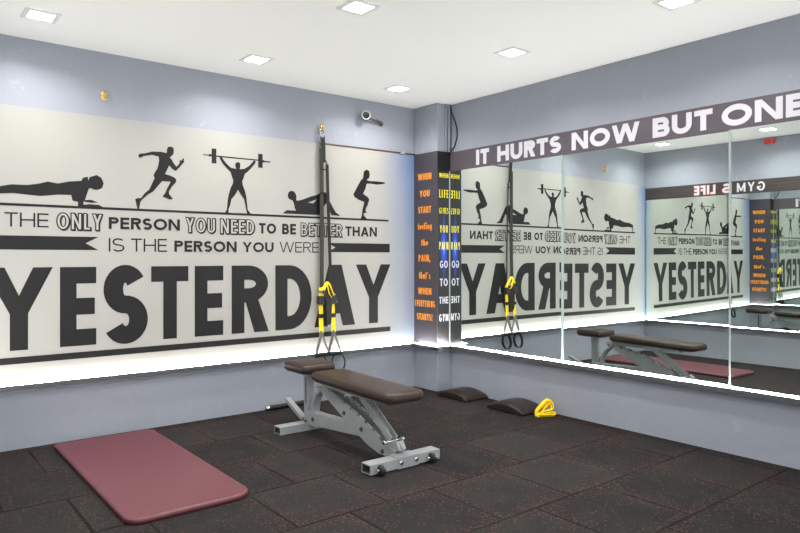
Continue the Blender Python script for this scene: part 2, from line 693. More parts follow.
# ---------------------------------------------------------------- the room
BACK = Plane((0, 0, 0), (1, 0, 0), (0, -1, 0))
RIGHT = Plane((0, 0, 0), (0, -1, 0), (-1, 0, 0))
LT = 0.0224                                    # the left wall runs slightly out of square
LEFT = Plane((-3.812, 0, 0), (LT, 1, 0), (1, -LT, 0))
LEFT_END = -2.1


def lx(y, d=0.0):
    return -3.812 + LT * y + d


def structure(name, bm, mat, **kw):
    return tag(link(name, bm, mat, **kw), kind='structure')


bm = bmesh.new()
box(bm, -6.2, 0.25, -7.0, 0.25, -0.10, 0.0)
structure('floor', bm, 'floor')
bm = bmesh.new()
box(bm, -6.2, 0.25, -7.0, 0.25, CEIL, CEIL + 0.10)
structure('ceiling', bm, 'ceiling')
bm = bmesh.new()
box(bm, -3.95, 0.2, 0.0, 0.2, 0.0, CEIL)
structure('wall_back', bm, 'wall')
bm = bmesh.new()
box(bm, 0.0, 0.2, -7.0, 0.0, 0.0, 0.40)
box(bm, 0.03, 0.2, -7.0, 0.0, 0.40, 1.975)
box(bm, 0.0, 0.2, -7.0, 0.0, 1.975, CEIL)
structure('wall_right', bm, 'wall')
bm = bmesh.new()
hexa(bm, [(lx(0), 0, 0), (lx(LEFT_END), LEFT_END, 0), (-4.0, LEFT_END, 0), (-4.0, 0, 0)],
     [(lx(0), 0, CEIL), (lx(LEFT_END), LEFT_END, CEIL), (-4.0, LEFT_END, CEIL), (-4.0, 0, CEIL)])
structure('wall_left', bm, 'wall')
bm = bmesh.new()
box(bm, -6.2, -4.0, LEFT_END, LEFT_END + 0.12, 0.0, CEIL)
box(bm, -6.2, -6.08, -7.0, LEFT_END, 0.0, CEIL)
structure('wall_entry', bm, 'wall')

# the boxed-in pillar in the corner
CX, CY = -0.160, -0.318
bm = bmesh.new()
box(bm, CX, 0.0, CY, 0.0, 0.0, CEIL)
structure('wall_pillar', bm, 'wall', bevel=0.004)

# ledges with a hanging lip
def ledge(name, plane, x0, x1, depth=0.045):
    bm = bmesh.new()
    a = [plane.p(x0, LEDGE - 0.030, 0), plane.p(x0, LEDGE - 0.030, depth), plane.p(x0, LEDGE + 0.003, depth),
         plane.p(x0, LEDGE + 0.003, depth - 0.004), plane.p(x0, LEDGE, depth - 0.006), plane.p(x0, LEDGE, 0)]
    prism(bm, a, plane.u * (x1 - x0))
    return structure(name, bm, 'ledge')


P1 = Plane((CX, 0, 0), (0, -1, 0), (-1, 0, 0))     # pillar face towards the room
P2 = Plane((0, CY, 0), (1, 0, 0), (0, -1, 0))      # pillar face towards the camera
ledge('trim_1', BACK, -3.80, CX)
ledge('trim_2', RIGHT, -CY, 6.5)
ledge('trim_3', LEFT, LEFT_END, -0.03)
ledge('trim_4', P1, 0.0, -CY + 0.045)
ledge('trim_5', P2, CX - 0.045, 0.0)


# lit strips lying at the foot of the wall, behind the lip
def strip(plane, x0, x1, off, label, mat='strip_mirror'):
    bm = bmesh.new()
    a = [plane.p(x0, LEDGE + 0.001, off), plane.p(x0, LEDGE + 0.001, off + 0.012),
         plane.p(x0, LEDGE + 0.006, off + 0.012), plane.p(x0, LEDGE + 0.006, off)]
    prism(bm, a, plane.u * (x1 - x0))
    o = link('led_strip', bm, mat)
    return tag(o, label, 'light strip', 'lit strips along the ledges')


strip(BACK, -3.78, CX - 0.05, 0.026, 'white lit strip on the ledge below the big lettered mural', 'strip')
strip(RIGHT, -CY + 0.05, 6.2, 0.024, 'white lit strip on the ledge along the foot of the mirror wall')
strip(P1, 0.05, -CY + 0.035, 0.030, 'short white lit strip at the foot of the orange lettered pillar side', 'strip')
strip(P2, CX - 0.03, -0.03, 0.024, 'very short white lit strip at the foot of the narrow black pillar side', 'strip')
strip(LEFT, LEFT_END + 0.02, -0.06, 0.024, 'white lit strip under the opposite mirror, seen only as a reflection')

# ---------------------------------------------------------------- mirrors
def mirror(name_y0, name_y1, a, b, d, z0, z1, label, side):
    """panel between two y, on the slightly tilted plane n.p = d"""
    a, b = math.radians(a), math.radians(b)
    n = Vector((math.cos(a) * math.cos(b), math.sin(a) * math.cos(b), math.sin(b)))
    X = lambda y, z: (d - n.y * y - n.z * z) / n.x
    c = [Vector((X(y, z), y, z)) for y, z in ((name_y0, z0), (name_y1, z0), (name_y1, z1), (name_y0, z1))]
    bm = bmesh.new()
    v = [bm.verts.new(p) for p in c]
    f = bm.faces.new(v)
    f.normal_update()
    back = Vector((0.005 * side, 0, 0))
    w = [bm.verts.new(p + back) for p in c]
    g = bm.faces.new(w[::-1])
    g.material_index = 1
    for i in range(4):
        j = (i + 1) % 4
        bm.faces.new((v[i], v[j], w[j], w[i])).material_index = 1
    o = link('wall_mirror', bm, ['mirror', 'glass_edge'])
    return tag(o, label, 'mirror', 'mirror panels')


MZ0, MZ1 = LEDGE + 0.002, 1.972
mirror(-0.3245, -1.566, 0.349, 0.046, -0.01667, MZ0, MZ1, 'mirror panel next to the corner pillar, reflecting the hanging straps', 1)
mirror(-1.570, -2.816, 0.2467, -0.1306, -0.01362, MZ0, MZ1, 'wide mirror panel reflecting the bench and maroon mat', 1)
mirror(-2.827, -4.07, 0.42, -0.18, -0.0390, MZ0, MZ1, 'mirror panel at the right edge, reflecting the pillar lettering', 1)
mirror(-0.03, LEFT_END + 0.02, -1.284, -0.4332, -3.8027, MZ0, 1.955, 'mirror on the opposite wall, seen only inside the other mirrors', -1)

bm = bmesh.new()
box(bm, -0.022, -0.006, -0.3275, -0.3245, MZ0, MZ1)
tag(link('mirror_joint', bm, 'joint'), 'thin pale edge strip where the mirror meets the corner pillar', 'joint strip', 'mirror joints')
for y0, y1, lab in ((-1.5662, -1.5698, 'thin pale joint between the corner mirror and the wide mirror'),
                    (-2.8164, -2.8266, 'thin pale joint between the wide mirror and the right edge mirror')):
    bm = bmesh.new()
    box(bm, -0.019, 0.028, y1, y0, MZ0, MZ1)
    tag(link('mirror_joint', bm, 'joint'), lab, 'joint strip', 'mirror joints')

# ---------------------------------------------------------------- the mural
bm = bmesh.new()
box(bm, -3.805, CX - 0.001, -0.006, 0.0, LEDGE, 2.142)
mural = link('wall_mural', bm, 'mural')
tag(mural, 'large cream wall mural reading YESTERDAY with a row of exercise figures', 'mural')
MS = Plane((0, -0.006, 0), (1, 0, 0), (0, -1, 0))
FIG = {
    'plank': [(-3.515,1.621),(-3.477,1.636),(-3.418,1.651),(-3.328,1.653),(-3.266,1.666),(-3.215,1.683),(-3.156,1.674),(-3.091,1.692),(-3.016,1.702),(-3.008,1.722),(-2.978,1.732),(-2.974,1.706),(-2.966,1.73),(-2.923,1.747),(-2.893,1.731),(-2.878,1.695),(-2.888,1.662),(-2.91,1.651),(-2.932,1.647),(-2.957,1.657),(-2.97,1.654),(-2.995,1.576),(-2.957,1.58),(-2.913,1.564),(-2.957,1.56),(-3.004,1.566),(-3.004,1.545),(-2.966,1.55),(-2.906,1.548),(-2.88,1.533),(-3.037,1.526),(-3.037,1.562),(-3.07,1.569),(-3.078,1.605),(-3.156,1.603),(-3.258,1.588),(-3.343,1.593),(-3.403,1.598),(-3.477,1.591),(-3.497,1.593),(-3.502,1.532),(-3.517,1.531)],
    'run': [(-2.431,1.988),(-2.411,1.984),(-2.405,1.963),(-2.409,1.936),(-2.422,1.921),(-2.436,1.909),(-2.425,1.902),(-2.411,1.877),(-2.387,1.847),(-2.364,1.876),(-2.364,1.901),(-2.353,1.893),(-2.338,1.914),(-2.331,1.908),(-2.335,1.895),(-2.327,1.89),(-2.344,1.872),(-2.366,1.843),(-2.393,1.816),(-2.418,1.831),(-2.439,1.853),(-2.457,1.814),(-2.468,1.789),(-2.431,1.781),(-2.398,1.768),(-2.387,1.752),(-2.393,1.733),(-2.418,1.705),(-2.441,1.666),(-2.439,1.648),(-2.411,1.614),(-2.436,1.61),(-2.486,1.628),(-2.468,1.653),(-2.452,1.692),(-2.431,1.731),(-2.431,1.738),(-2.489,1.737),(-2.521,1.698),(-2.552,1.659),(-2.588,1.636),(-2.627,1.599),(-2.639,1.581),(-2.647,1.533),(-2.659,1.535),(-2.674,1.599),(-2.661,1.607),(-2.634,1.609),(-2.609,1.645),(-2.578,1.673),(-2.559,1.716),(-2.541,1.754),(-2.549,1.775),(-2.536,1.802),(-2.521,1.825),(-2.51,1.879),(-2.513,1.908),(-2.557,1.917),(-2.619,1.902),(-2.631,1.891),(-2.647,1.889),(-2.654,1.902),(-2.644,1.916),(-2.609,1.922),(-2.557,1.94),(-2.494,1.944),(-2.457,1.939),(-2.454,1.969),(-2.447,1.983)],
    'lift': [(-2.063,1.951),(-2.042,1.953),(-2.037,1.938),(-2.01,1.907),(-1.974,1.876),(-1.934,1.871),(-1.929,1.874),(-1.937,1.891),(-1.934,1.914),(-1.917,1.924),(-1.898,1.917),(-1.895,1.894),(-1.901,1.871),(-1.864,1.876),(-1.826,1.9),(-1.795,1.932),(-1.785,1.947),(-1.767,1.946),(-1.772,1.928),(-1.801,1.891),(-1.839,1.853),(-1.857,1.84),(-1.87,1.804),(-1.88,1.78),(-1.876,1.752),(-1.857,1.707),(-1.847,1.667),(-1.839,1.604),(-1.835,1.564),(-1.807,1.532),(-1.839,1.53),(-1.847,1.569),(-1.864,1.643),(-1.895,1.682),(-1.915,1.712),(-1.937,1.674),(-1.968,1.638),(-1.977,1.597),(-1.992,1.557),(-1.989,1.529),(-2.022,1.53),(-2.004,1.56),(-1.998,1.63),(-1.989,1.676),(-1.974,1.723),(-1.956,1.758),(-1.953,1.781),(-1.968,1.82),(-1.974,1.842),(-2.004,1.868),(-2.04,1.904),(-2.057,1.931)],
    'lift_bar': [(-2.189,1.957),(-2.145,1.958),(-2.145,1.963),(-2.124,1.963),(-2.124,2.006),(-2.087,2.007),(-2.087,1.957),(-1.747,1.958),(-1.747,2.004),(-1.709,2.004),(-1.709,1.958),(-1.693,1.957),(-1.693,1.953),(-1.643,1.954),(-1.643,1.944),(-1.693,1.943),(-1.693,1.939),(-1.709,1.939),(-1.709,1.896),(-1.747,1.896),(-1.747,1.949),(-2.087,1.948),(-2.087,1.897),(-2.124,1.897),(-2.124,1.947),(-2.145,1.945),(-2.145,1.95),(-2.189,1.95)],
    'sit': [(-1.488,1.699),(-1.48,1.721),(-1.456,1.734),(-1.432,1.73),(-1.415,1.711),(-1.408,1.69),(-1.41,1.665),(-1.404,1.656),(-1.36,1.666),(-1.277,1.697),(-1.219,1.714),(-1.185,1.732),(-1.151,1.735),(-1.125,1.724),(-1.108,1.696),(-1.086,1.661),(-1.056,1.614),(-1.03,1.578),(-0.99,1.556),(-0.994,1.549),(-1.073,1.553),(-1.099,1.605),(-1.125,1.651),(-1.142,1.632),(-1.168,1.594),(-1.177,1.549),(-1.535,1.548),(-1.496,1.576),(-1.412,1.576),(-1.424,1.597),(-1.432,1.632),(-1.444,1.656),(-1.472,1.665),(-1.486,1.682)],
    'sit_hole': [(-1.302,1.647),(-1.21,1.68),(-1.252,1.643)],
    'squat': [(-0.709,1.966),(-0.682,1.955),(-0.676,1.925),(-0.682,1.893),(-0.7,1.883),(-0.709,1.875),(-0.676,1.868),(-0.609,1.871),(-0.528,1.869),(-0.498,1.863),(-0.528,1.853),(-0.596,1.842),(-0.663,1.846),(-0.709,1.843),(-0.722,1.799),(-0.748,1.751),(-0.696,1.726),(-0.68,1.705),(-0.696,1.661),(-0.718,1.623),(-0.722,1.601),(-0.7,1.592),(-0.728,1.586),(-0.741,1.579),(-0.739,1.563),(-0.709,1.538),(-0.709,1.529),(-0.774,1.535),(-0.761,1.562),(-0.755,1.611),(-0.735,1.681),(-0.793,1.696),(-0.838,1.718),(-0.851,1.743),(-0.832,1.771),(-0.806,1.815),(-0.774,1.865),(-0.748,1.888),(-0.744,1.92),(-0.741,1.947)],
}


def figure(name, outline, hole=None, label=None, extra=None):
    bm = bmesh.new()
    loops = [outline] + ([hole] if hole else [])
    flat = [p for lp in loops for p in lp]
    vs = [bm.verts.new(MS.p(x, z, 0.0016)) for x, z in flat]
    for t in tessellate_polygon([[Vector((x, z, 0)) for x, z in lp] for lp in loops]):
        f = bm.faces.new([vs[i] for i in t])
        f.normal_update()
        if f.normal.y > 0:
            f.normal_flip()
    if extra:
        MS.poly(bm, [extra], 0.0014)
    o = link(name, bm, 'ink', mural, recalc=False)
    return tag(o, label)


figure('figure_silhouette', FIG['plank'], label='black figure low in a push up')
figure('figure_silhouette', FIG['run'], label='black running figure')
figure('figure_silhouette', FIG['lift'], extra=FIG['lift_bar'], label='black figure lifting a barbell overhead')
figure('figure_silhouette', FIG['sit'], FIG['sit_hole'], label='black figure doing a sit up')
figure('figure_silhouette', FIG['squat'], label='black figure squatting with arms out')

bm = bmesh.new()
MS.poly(bm, [[(-3.562, 1.519), (-0.468, 1.519), (-0.468, 1.535), (-3.562, 1.535)]], 0.0015)
link('rule_line', bm, 'ink', mural, recalc=False)
bm = bmesh.new()
MS.poly(bm, [[(-3.562, 0.534), (-0.447, 0.534), (-0.447, 0.576), (-3.562, 0.576)]], 0.0015)
link('rule_line', bm, 'ink', mural, recalc=False)
bm = bmesh.new()
MS.poly(bm, [[(-3.562, 1.247), (-2.912, 1.247), (-2.991, 1.291), (-3.562, 1.291)], [(-3.562, 1.291), (-2.991, 1.291), (-2.912, 1.334), (-3.562, 1.334)]], 0.0015)
link('ribbon_bar', bm, 'ink', mural, recalc=False)
bm = bmesh.new()
MS.poly(bm, [[(-1.115, 1.242), (-0.454, 1.242), (-0.454, 1.281), (-1.033, 1.281)], [(-1.033, 1.281), (-0.454, 1.281), (-0.454, 1.319), (-1.115, 1.319)]], 0.0015)
link('ribbon_bar', bm, 'ink', mural, recalc=False)

# headline, letter by letter
bm = bmesh.new()
for c, x0, x1, t in (('Y', -3.566, -3.186, .100), ('E', -3.144, -2.925, .098), ('S', -2.884, -2.588, .126), ('T', -2.565, -2.300, .097),
                     ('E', -2.252, -2.033, .096), ('R', -1.966, -1.662, .104), ('D', -1.598, -1.266, .108), ('A', -1.240, -0.833, .118), ('Y', -0.824, -0.446, .098)):
    e = 0.012 if c == 'S' else 0.0
    polys = [[(x0 + px, 0.618 - e + pz) for px, pz in q] for q in glyph(c, x1 - x0, 0.517 + 2 * e, t, 0.122 if c == 'S' else 0.109)]
    MS.poly(bm, polys, 0.0016)
tag(link('lettering', bm, 'ink', mural, recalc=False), 'huge heavy letters YESTERDAY')

LINE1 = (('THE', -3.455, -3.210, 1.389, 1.478, .115, 0), ('ONLY', -3.160, -2.890, 1.381, 1.484, .20, 1), ('PERSON', -2.846, -2.363, 1.390, 1.470, .235, 0),
         ('YOU', -2.317, -2.099, 1.381, 1.484, .20, 1), ('NEED', -2.054, -1.782, 1.378, 1.484, .20, 1), ('TO', -1.740, -1.592, 1.384, 1.465, .235, 0),
         ('BE', -1.538, -1.413, 1.382, 1.467, .235, 0), ('BETTER', -1.364, -0.971, 1.375, 1.476, .17, 1), ('THAN', -0.933, -0.598, 1.380, 1.463, .235, 0))
LINE2 = (('IS', -2.846, -2.745, 1.237, 1.328, .115, 0), ('THE', -2.701, -2.455, 1.237, 1.328, .115, 0), ('PERSON', -2.402, -1.927, 1.238, 1.318, .235, 0),
         ('YOU', -1.877, -1.614, 1.238, 1.315, .235, 0), ('WERE', -1.561, -1.198, 1.237, 1.322, .105, 0))
for line in (LINE1, LINE2):
    for s, x0, x1, z0, z1, t, outl in line:
        bm = bmesh.new()
        if outl:
            MS.poly(bm, [[(x + 0.005, z - 0.005) for x, z in q] for q in word(s, x0, x1, z0, z1, t, .16, grow=0.006)], 0.0012)
            MS.poly(bm, word(s, x0, x1, z0, z1, t, .16, grow=0.0065), 0.0014)
            MS.poly(bm, word(s, x0, x1, z0, z1, t, .16, grow=-0.001), 0.0022, 1)
        else:
            MS.poly(bm, word(s, x0, x1, z0, z1, t, .13), 0.0016)
        o = link('lettering', bm, ['ink', 'cream'], mural, recalc=False)
        tag(o, 'outlined letters ' + s if outl else None)


# ---------------------------------------------------------------- banners over the mirrors
bm = bmesh.new()
box(bm, -0.006, 0.0, -6.4, CY - 0.001, 1.971, 2.146)
ban = tag(link('wall_banner', bm, 'banner'), 'mauve grey banner above the mirrors reading IT HURTS NOW BUT ONE', 'banner')
RB = Plane((-0.006, 0, 0), (0, -1, 0), (-1, 0, 0))
for s, x0, x1 in (('IT', .652, .806), ('HURTS', .900, 1.556), ('NOW', 1.652, 2.212), ('BUT', 2.308, 2.712), ('ONE', 2.768, 3.245)):
    bm = bmesh.new()
    RB.poly(bm, word(s, x0, x1, 1.996, 2.126, .29, .12), 0.0015)
    tag(link('lettering', bm, 'white_ink', ban, recalc=False), 'bold white letters ' + s)

bm = bmesh.new()
a = [(lx(-0.002, 0.0), -0.002), (lx(LEFT_END, 0.0), LEFT_END), (lx(LEFT_END, 0.006), LEFT_END), (lx(-0.002, 0.006), -0.002)]
hexa(bm, [(x, y, 1.952) for x, y in a], [(x, y, 2.110) for x, y in a])
ban2 = tag(link('wall_banner', bm, 'banner_dark'), 'dark woodgrain banner reading GYM IS LIFE, seen reversed in the mirrors', 'banner')
LB = Plane((lx(0, 0.006), 0, 0), (LT, 1, 0), (1, -LT, 0))
for s, x0, x1, gr in (('GYM', -1.505, -1.200, 0), ('IS', -1.135, -0.992, 0.006), ('LIFE', -0.906, -0.655, 0.006)):
    bm = bmesh.new()
    if gr:
        LB.poly(bm, word(s, x0, x1, 1.980, 2.084, .21, .22, grow=0.006), 0.0012, 1)
    LB.poly(bm, word(s, x0, x1, 1.980, 2.084, .21, .22), 0.0022)
    tag(link('lettering', bm, ['white_ink', 'pink_rim'], ban2, recalc=False), ('white letters rimmed in pink ' if gr else 'white letters ') + s)

# ---------------------------------------------------------------- lettered pillar cladding
sign = thing('pillar_sign', (CX, CY, LEDGE), 'lettered cladding on the corner pillar, orange words on mauve, yellow and white on black', 'sign')
bm = bmesh.new()
box(bm, CX - 0.006, CX, CY - 0.006, -0.006, LEDGE, 2.146)
link('side_panel', bm, 'column', sign)
bm = bmesh.new()
box(bm, CX, -0.004, CY - 0.006, CY, LEDGE, 2.146)
fp = link('front_panel', bm, 'black', sign)
tag(fp, 'narrow black panel')
F1 = Plane((CX - 0.006, 0, 0), (0, -1, 0), (-1, 0, 0))
F2 = Plane((0, CY - 0.006, 0), (1, 0, 0), (0, -1, 0))
for s, x0, x1, z0, z1 in (('WHEN', .060, .250, 1.902, 1.961), ('YOU', .086, .226, 1.747, 1.807), ('START', .066, .246, 1.601, 1.661), ('feeling', .058, .256, 1.452, 1.512),
                          ('the', .108, .206, 1.304, 1.362), ('PAIN,', .070, .240, 1.160, 1.222), ("that's", .076, .238, 1.002, 1.064), ('WHEN', .064, .250, .860, .920),
                          ('EVERYTHING', .022, .300, .748, .806), ('STARTS!', .046, .270, .627, .686)):
    bm = bmesh.new()
    F1.poly(bm, word(s, x0, x1, z0, z1, .30, .09), 0.0015)
    tag(link('lettering', bm, 'orange', sign, recalc=False), 'orange word ' + s.strip('!,'))
bm = bmesh.new()
F2.poly(bm, [[(-0.085, 0.93), (-0.040, 1.29), (-0.085, 1.65), (-0.130, 1.29)]], 0.0010)
tag(link('flash_print', bm, 'flash', sign, recalc=False), 'blue streak of light')
for mat, lab, rows in (('yellow_ink', 'yellow word ', (('WHEN', 1.912, 1.952), ('LIFE', 1.732, 1.804), ('GIVES', 1.588, 1.642), ('YOU', 1.420, 1.484), ('PAIN', 1.268, 1.336))),
                       ('white_ink', 'white word ', (('GO', 1.102, 1.168), ('TO', .940, 1.007), ('THE', .783, .844), ('GYM', .624, .689)))):
    for s, z0, z1 in rows:
        bm = bmesh.new()
        h = .055 if s not in ('GO', 'TO', 'YOU') else .047
        F2.poly(bm, word(s, -.087 - h, -.087 + h, z0, z1, .23, .15), 0.0018)
        tag(link('lettering', bm, mat, sign, recalc=False), lab + s)

# ---------------------------------------------------------------- ceiling downlights
def downlight(x, y, label, first=None):
    if first is None:
        t = thing('ceiling_downlight', (x, y, CEIL), label, 'ceiling light', 'square ceiling downlights')
        bm = bmesh.new()
        o, i, z = 0.092, 0.063, CEIL
        pts = lambda h, zz: [(x - h, y - h, zz), (x + h, y - h, zz), (x + h, y + h, zz), (x - h, y + h, zz)]
        A, B, C2, D = pts(o, z - 0.0005), pts(o - 0.004, z - 0.006), pts(i, z - 0.006), pts(i, z - 0.001)
        rows = [[bm.verts.new(p) for p in r] for r in (A, B, C2, D)]
        for r0, r1 in zip(rows, rows[1:]):
            for k in range(4):
                bm.faces.new((r0[k], r0[(k + 1) % 4], r1[(k + 1) % 4], r1[k]))
        link('frame', bm, 'lamp_frame', t)
        bm = bmesh.new()
        f = bm.faces.new([bm.verts.new(p) for p in pts(i, z - 0.0035)])
        f.normal_update()
        if f.normal.z > 0:
            f.normal_flip()
        link('diffuser', bm, 'lamp', t, recalc=False)
        ld = bpy.data.lights.new('beam', 'AREA')
        ld.shape = 'SQUARE'
        ld.size = 2 * i
        ld.energy = LAMP_POWER
        ld.spread = math.radians(LAMP_SPREAD)
        ld.color = (1.0, 0.985, 0.965)
        lo = bpy.data.objects.new('beam', ld)
        lo.location = (x, y, z - 0.0075)
        COL.objects.link(lo)
        lo.parent = t
        lo.matrix_parent_inverse = Matrix.Translation(-t.location)
        return t
    c = first.copy()
    COL.objects.link(c)
    c.location = (x, y, CEIL)
    c['label'] = label
    for ch in list(first.children):
        k = ch.copy()
        COL.objects.link(k)
        k.parent = c
        k.matrix_parent_inverse = ch.matrix_parent_inverse.copy()
    return c


L0 = downlight(-3.341, -0.501, 'square ceiling light at the top left, above the push up figure')
for x, y, lab in ((-2.006, -0.503, 'square ceiling light nearest the wall above the barbell figure'),
                  (-2.003, -1.731, 'square ceiling light at the top middle of the picture'),
                  (-0.735, -1.717, 'square ceiling light above the IT HURTS NOW letters'),
                  (-0.741, -0.496, 'square ceiling light nearest the corner pillar'),
                  (-0.712, -2.860, 'square ceiling light cut by the top edge, furthest right'),
                  (-3.341, -1.731, 'square ceiling light seen only in the right edge mirror, beside the red alarm'),
                  (-2.003, -2.950, 'square ceiling light out of the picture, behind the top middle one'),
                  (-3.341, -2.950, 'square ceiling light out of the picture on the left, nearest the camera')):
    downlight(x, y, lab, L0)

# ---------------------------------------------------------------- weight bench
BX = -1.70
bench = thing('weight_bench', (BX, -1.2, 0.0), 'pale grey adjustable weight bench with brown padded seat and backrest', 'bench')
W_ = lambda o: o


def hollow_tube(bm, x0, x1, y0, y1, z0, z1, t=0.006, deep=0.10):
    """square tube lying along x, open at both ends"""
    def rect(x, k):
        return [bm.verts.new(p) for p in ((x, y0 + k, z0 + k), (x, y1 - k, z0 + k), (x, y1 - k, z1 - k), (x, y0 + k, z1 - k))]
    a, b = rect(x0, 0), rect(x1, 0)
    ai, bi = rect(x0, t), rect(x1, t)
    ad, bd = rect(x0 + deep, t), rect(x1 - deep, t)
    for p, q in ((a, b), (a, ai), (b, bi), (ai, ad), (bi, bd)):
        for i in range(4):
            j = (i + 1) % 4
            bm.faces.new((p[i], p[j], q[j], q[i])).material_index = 1 if p in (ai, bi) else 0
    bm.faces.new(ad).material_index = 1
    bm.faces.new(bd).material_index = 1


bm = bmesh.new()
hollow_tube(bm, BX - 0.255, BX + 0.225, -0.750, -0.665, 0.003, 0.055)
link('rear_foot', bm, ['steel', 'dark_hole'], bench)
bm = bmesh.new()
hollow_tube(bm, BX - 0.268, BX + 0.240, -1.795, -1.712, 0.008, 0.062)
ff = link('front_foot', bm, ['steel', 'dark_hole'], bench)
bm = bmesh.new()
hollow_tube(bm, BX - 0.075, BX + 0.075, -1.799, -1.708, 0.005, 0.066, deep=0.001)
link('sleeve', bm, 'steel', ff)
for sx in (-1, 1):
    bm = bmesh.new()
    lathe(bm, (BX + sx * 0.185 - 0.035, -1.812, 0.029), (1, 0, 0), [(0, 0), (0.023, 0), (0.029, 0.006), (0.029, 0.020), (0.023, 0.026), (0, 0.026)])
    w = tag(link('wheel', bm, 'black_rubber', bench, smooth=True, bevel=0.001), 'small black transport wheel')
    bm = bmesh.new()
    lathe(bm, (BX + sx * 0.185 - 0.053, -1.812, 0.029), (1, 0, 0), [(0, 0), (0.011, 0), (0.011, 0.012), (0.006, 0.012), (0.006, 0.052), (0.011, 0.052), (0.011, 0.062), (0, 0.062)], 10)
    link('axle_bolt', bm, 'chrome', w)
for dx in (-0.055, 0.055):
    bm = bmesh.new()
    lathe(bm, (BX + dx, -1.799, 0.038), (0, -1, 0), [(0.013, 0), (0.013, 0.004), (0.008, 0.006), (0.008, 0.011), (0, 0.012)], 12)
    link('bolt', bm, 'chrome', bench)

# post under the seat, with a slot in its outer face
bm = bmesh.new()
beam(bm, (BX, -0.702, 0.04), (BX, -0.690, 0.412), 0.052, 0.060, up=(0, 1, 0))
link('seat_post', bm, 'steel', bench, bevel=0.004)
bm = bmesh.new()
box(bm, BX - 0.0275, BX - 0.024, -0.704, -0.690, 0.18, 0.365)
link('post_slot', bm, 'dark_hole', bench)
# base beam, rising gently to meet the toothed plate
bm = bmesh.new()
hexa(bm, [(BX - .03, -0.70, .036), (BX + .03, -0.70, .036), (BX + .03, -1.36, .088), (BX - .03, -1.36, .088)],
     [(BX - .03, -0.70, .128), (BX + .03, -0.70, .128), (BX + .03, -1.33, .156), (BX - .03, -1.33, .156)])
link('base_beam', bm, 'steel', bench, bevel=0.004)
bm = bmesh.new()
box(bm, BX - 0.034, BX + 0.034, -0.86, -0.755, 0.040, 0.134)
link('beam_collar', bm, 'steel', bench, bevel=0.003)
# lever at the rear
bm = bmesh.new()
beam(bm, (BX, -0.625, 0.055), (BX, -0.385, 0.155), 0.042, 0.030)
link('lever', bm, 'steel', bench, bevel=0.004)

# arched leg and toothed plate, a pair of side plates
bm = bmesh.new()
sweep(bm, smooth_path([(BX, -0.772, .09), (BX, -0.780, .165), (BX, -0.806, .232), (BX, -0.852, .284), (BX, -0.915, .316), (BX, -0.985, .322)], 5), rect_prof(0.062, 0.024), False, (0, 0.3, 1))
link('arched_leg', bm, 'steel', bench, bevel=0.002)
for sx in (-1, 1):
    xo = BX + sx * 0.034 - 0.005
    bm = bmesh.new()
    top = []
    P0, P1b = Vector((-0.900, .345)), Vector((-1.690, .072))
    bow = lambda s: 0.030 * math.sin(math.pi * s)
    dirv = (P1b - P0).normalized()
    nor = Vector((-dirv.y, dirv.x))
    if nor.y < 0:
        nor = -nor
    N = 8
    for i in range(N):
        s0 = 0.06 + 0.80 * i / N
        s1 = 0.06 + 0.80 * (i + 0.80) / N
        s2 = 0.06 + 0.80 * (i + 0.86) / N
        top += [P0.lerp(P1b, s0) + nor * (bow(s0) - 0.008), P0.lerp(P1b, s0 + 0.012) + nor * (bow(s0) + 0.006),
                P0.lerp(P1b, s1) + nor * (bow(s1) + 0.004), P0.lerp(P1b, s2) + nor * (bow(s2) - 0.016)]
    top += [P0.lerp(P1b, 0.93) + nor * 0.006, Vector((-1.715, .078))]
    bot = [Vector((-1.700, .030)), Vector((-1.560, .034)), Vector((-1.440, .062)), Vector((-1.320, .112)), Vector((-1.190, .170)), Vector((-1.080, .222)), Vector((-0.975, .272)), Vector((-0.925, .292))]
    prism(bm, [(xo, p.x, p.y) for p in [P0 + nor * 0.004] + top + bot], (0.010, 0, 0))
    link('toothed_plate', bm, 'steel', bench)
for y, z in ((-1.195, .205), (-1.385, .142), (-0.720, .060), (-0.81, .090), (-1.60, .055)):
    bm = bmesh.new()
    lathe(bm, (BX - 0.039, y, z), (-1, 0, 0), [(0.015, 0), (0.015, 0.003), (0.010, 0.005), (0.010, 0.010), (0, 0.011)], 12)
    tag(link('bolt', bm, 'grey_plastic', bench), 'dark bolt head')
bm = bmesh.new()
beam(bm, (BX, -1.655, 0.020), (BX, -1.735, 0.118), 0.056, 0.020, up=(1, 0, 0))
hexa(bm, [(BX - .028, -1.66, .06), (BX + .028, -1.66, .06), (BX + .028, -1.745, .088), (BX - .028, -1.745, .088)],
     [(BX - .028, -1.62, .10), (BX + .028, -1.62, .10), (BX + .028, -1.715, .135), (BX - .028, -1.715, .135)])
link('foot_bracket', bm, 'steel', bench, bevel=0.003)

# strut from the backrest to its notch
bm = bmesh.new()
for sx in (-1, 1):
    beam(bm, (BX + sx * 0.020, -1.320, 0.360), (BX + sx * 0.020, -1.655, 0.128), 0.010, 0.048)
beam(bm, (BX, -1.345, 0.355), (BX, -1.61, 0.168), 0.034, 0.008)
link('support_strut', bm, 'steel', bench, bevel=0.002)
bm = bmesh.new()
tube(bm, [(BX - 0.072, -1.660, 0.124), (BX + 0.072, -1.660, 0.124)], 0.008)
tube(bm, [(BX - 0.076, -1.660, 0.124), (BX - 0.058, -1.660, 0.124)], 0.013)
tube(bm, [(BX + 0.058, -1.660, 0.124), (BX + 0.076, -1.660, 0.124)], 0.013)
tag(link('adjuster_pin', bm, 'chrome', bench, smooth=True), 'bright steel pin')

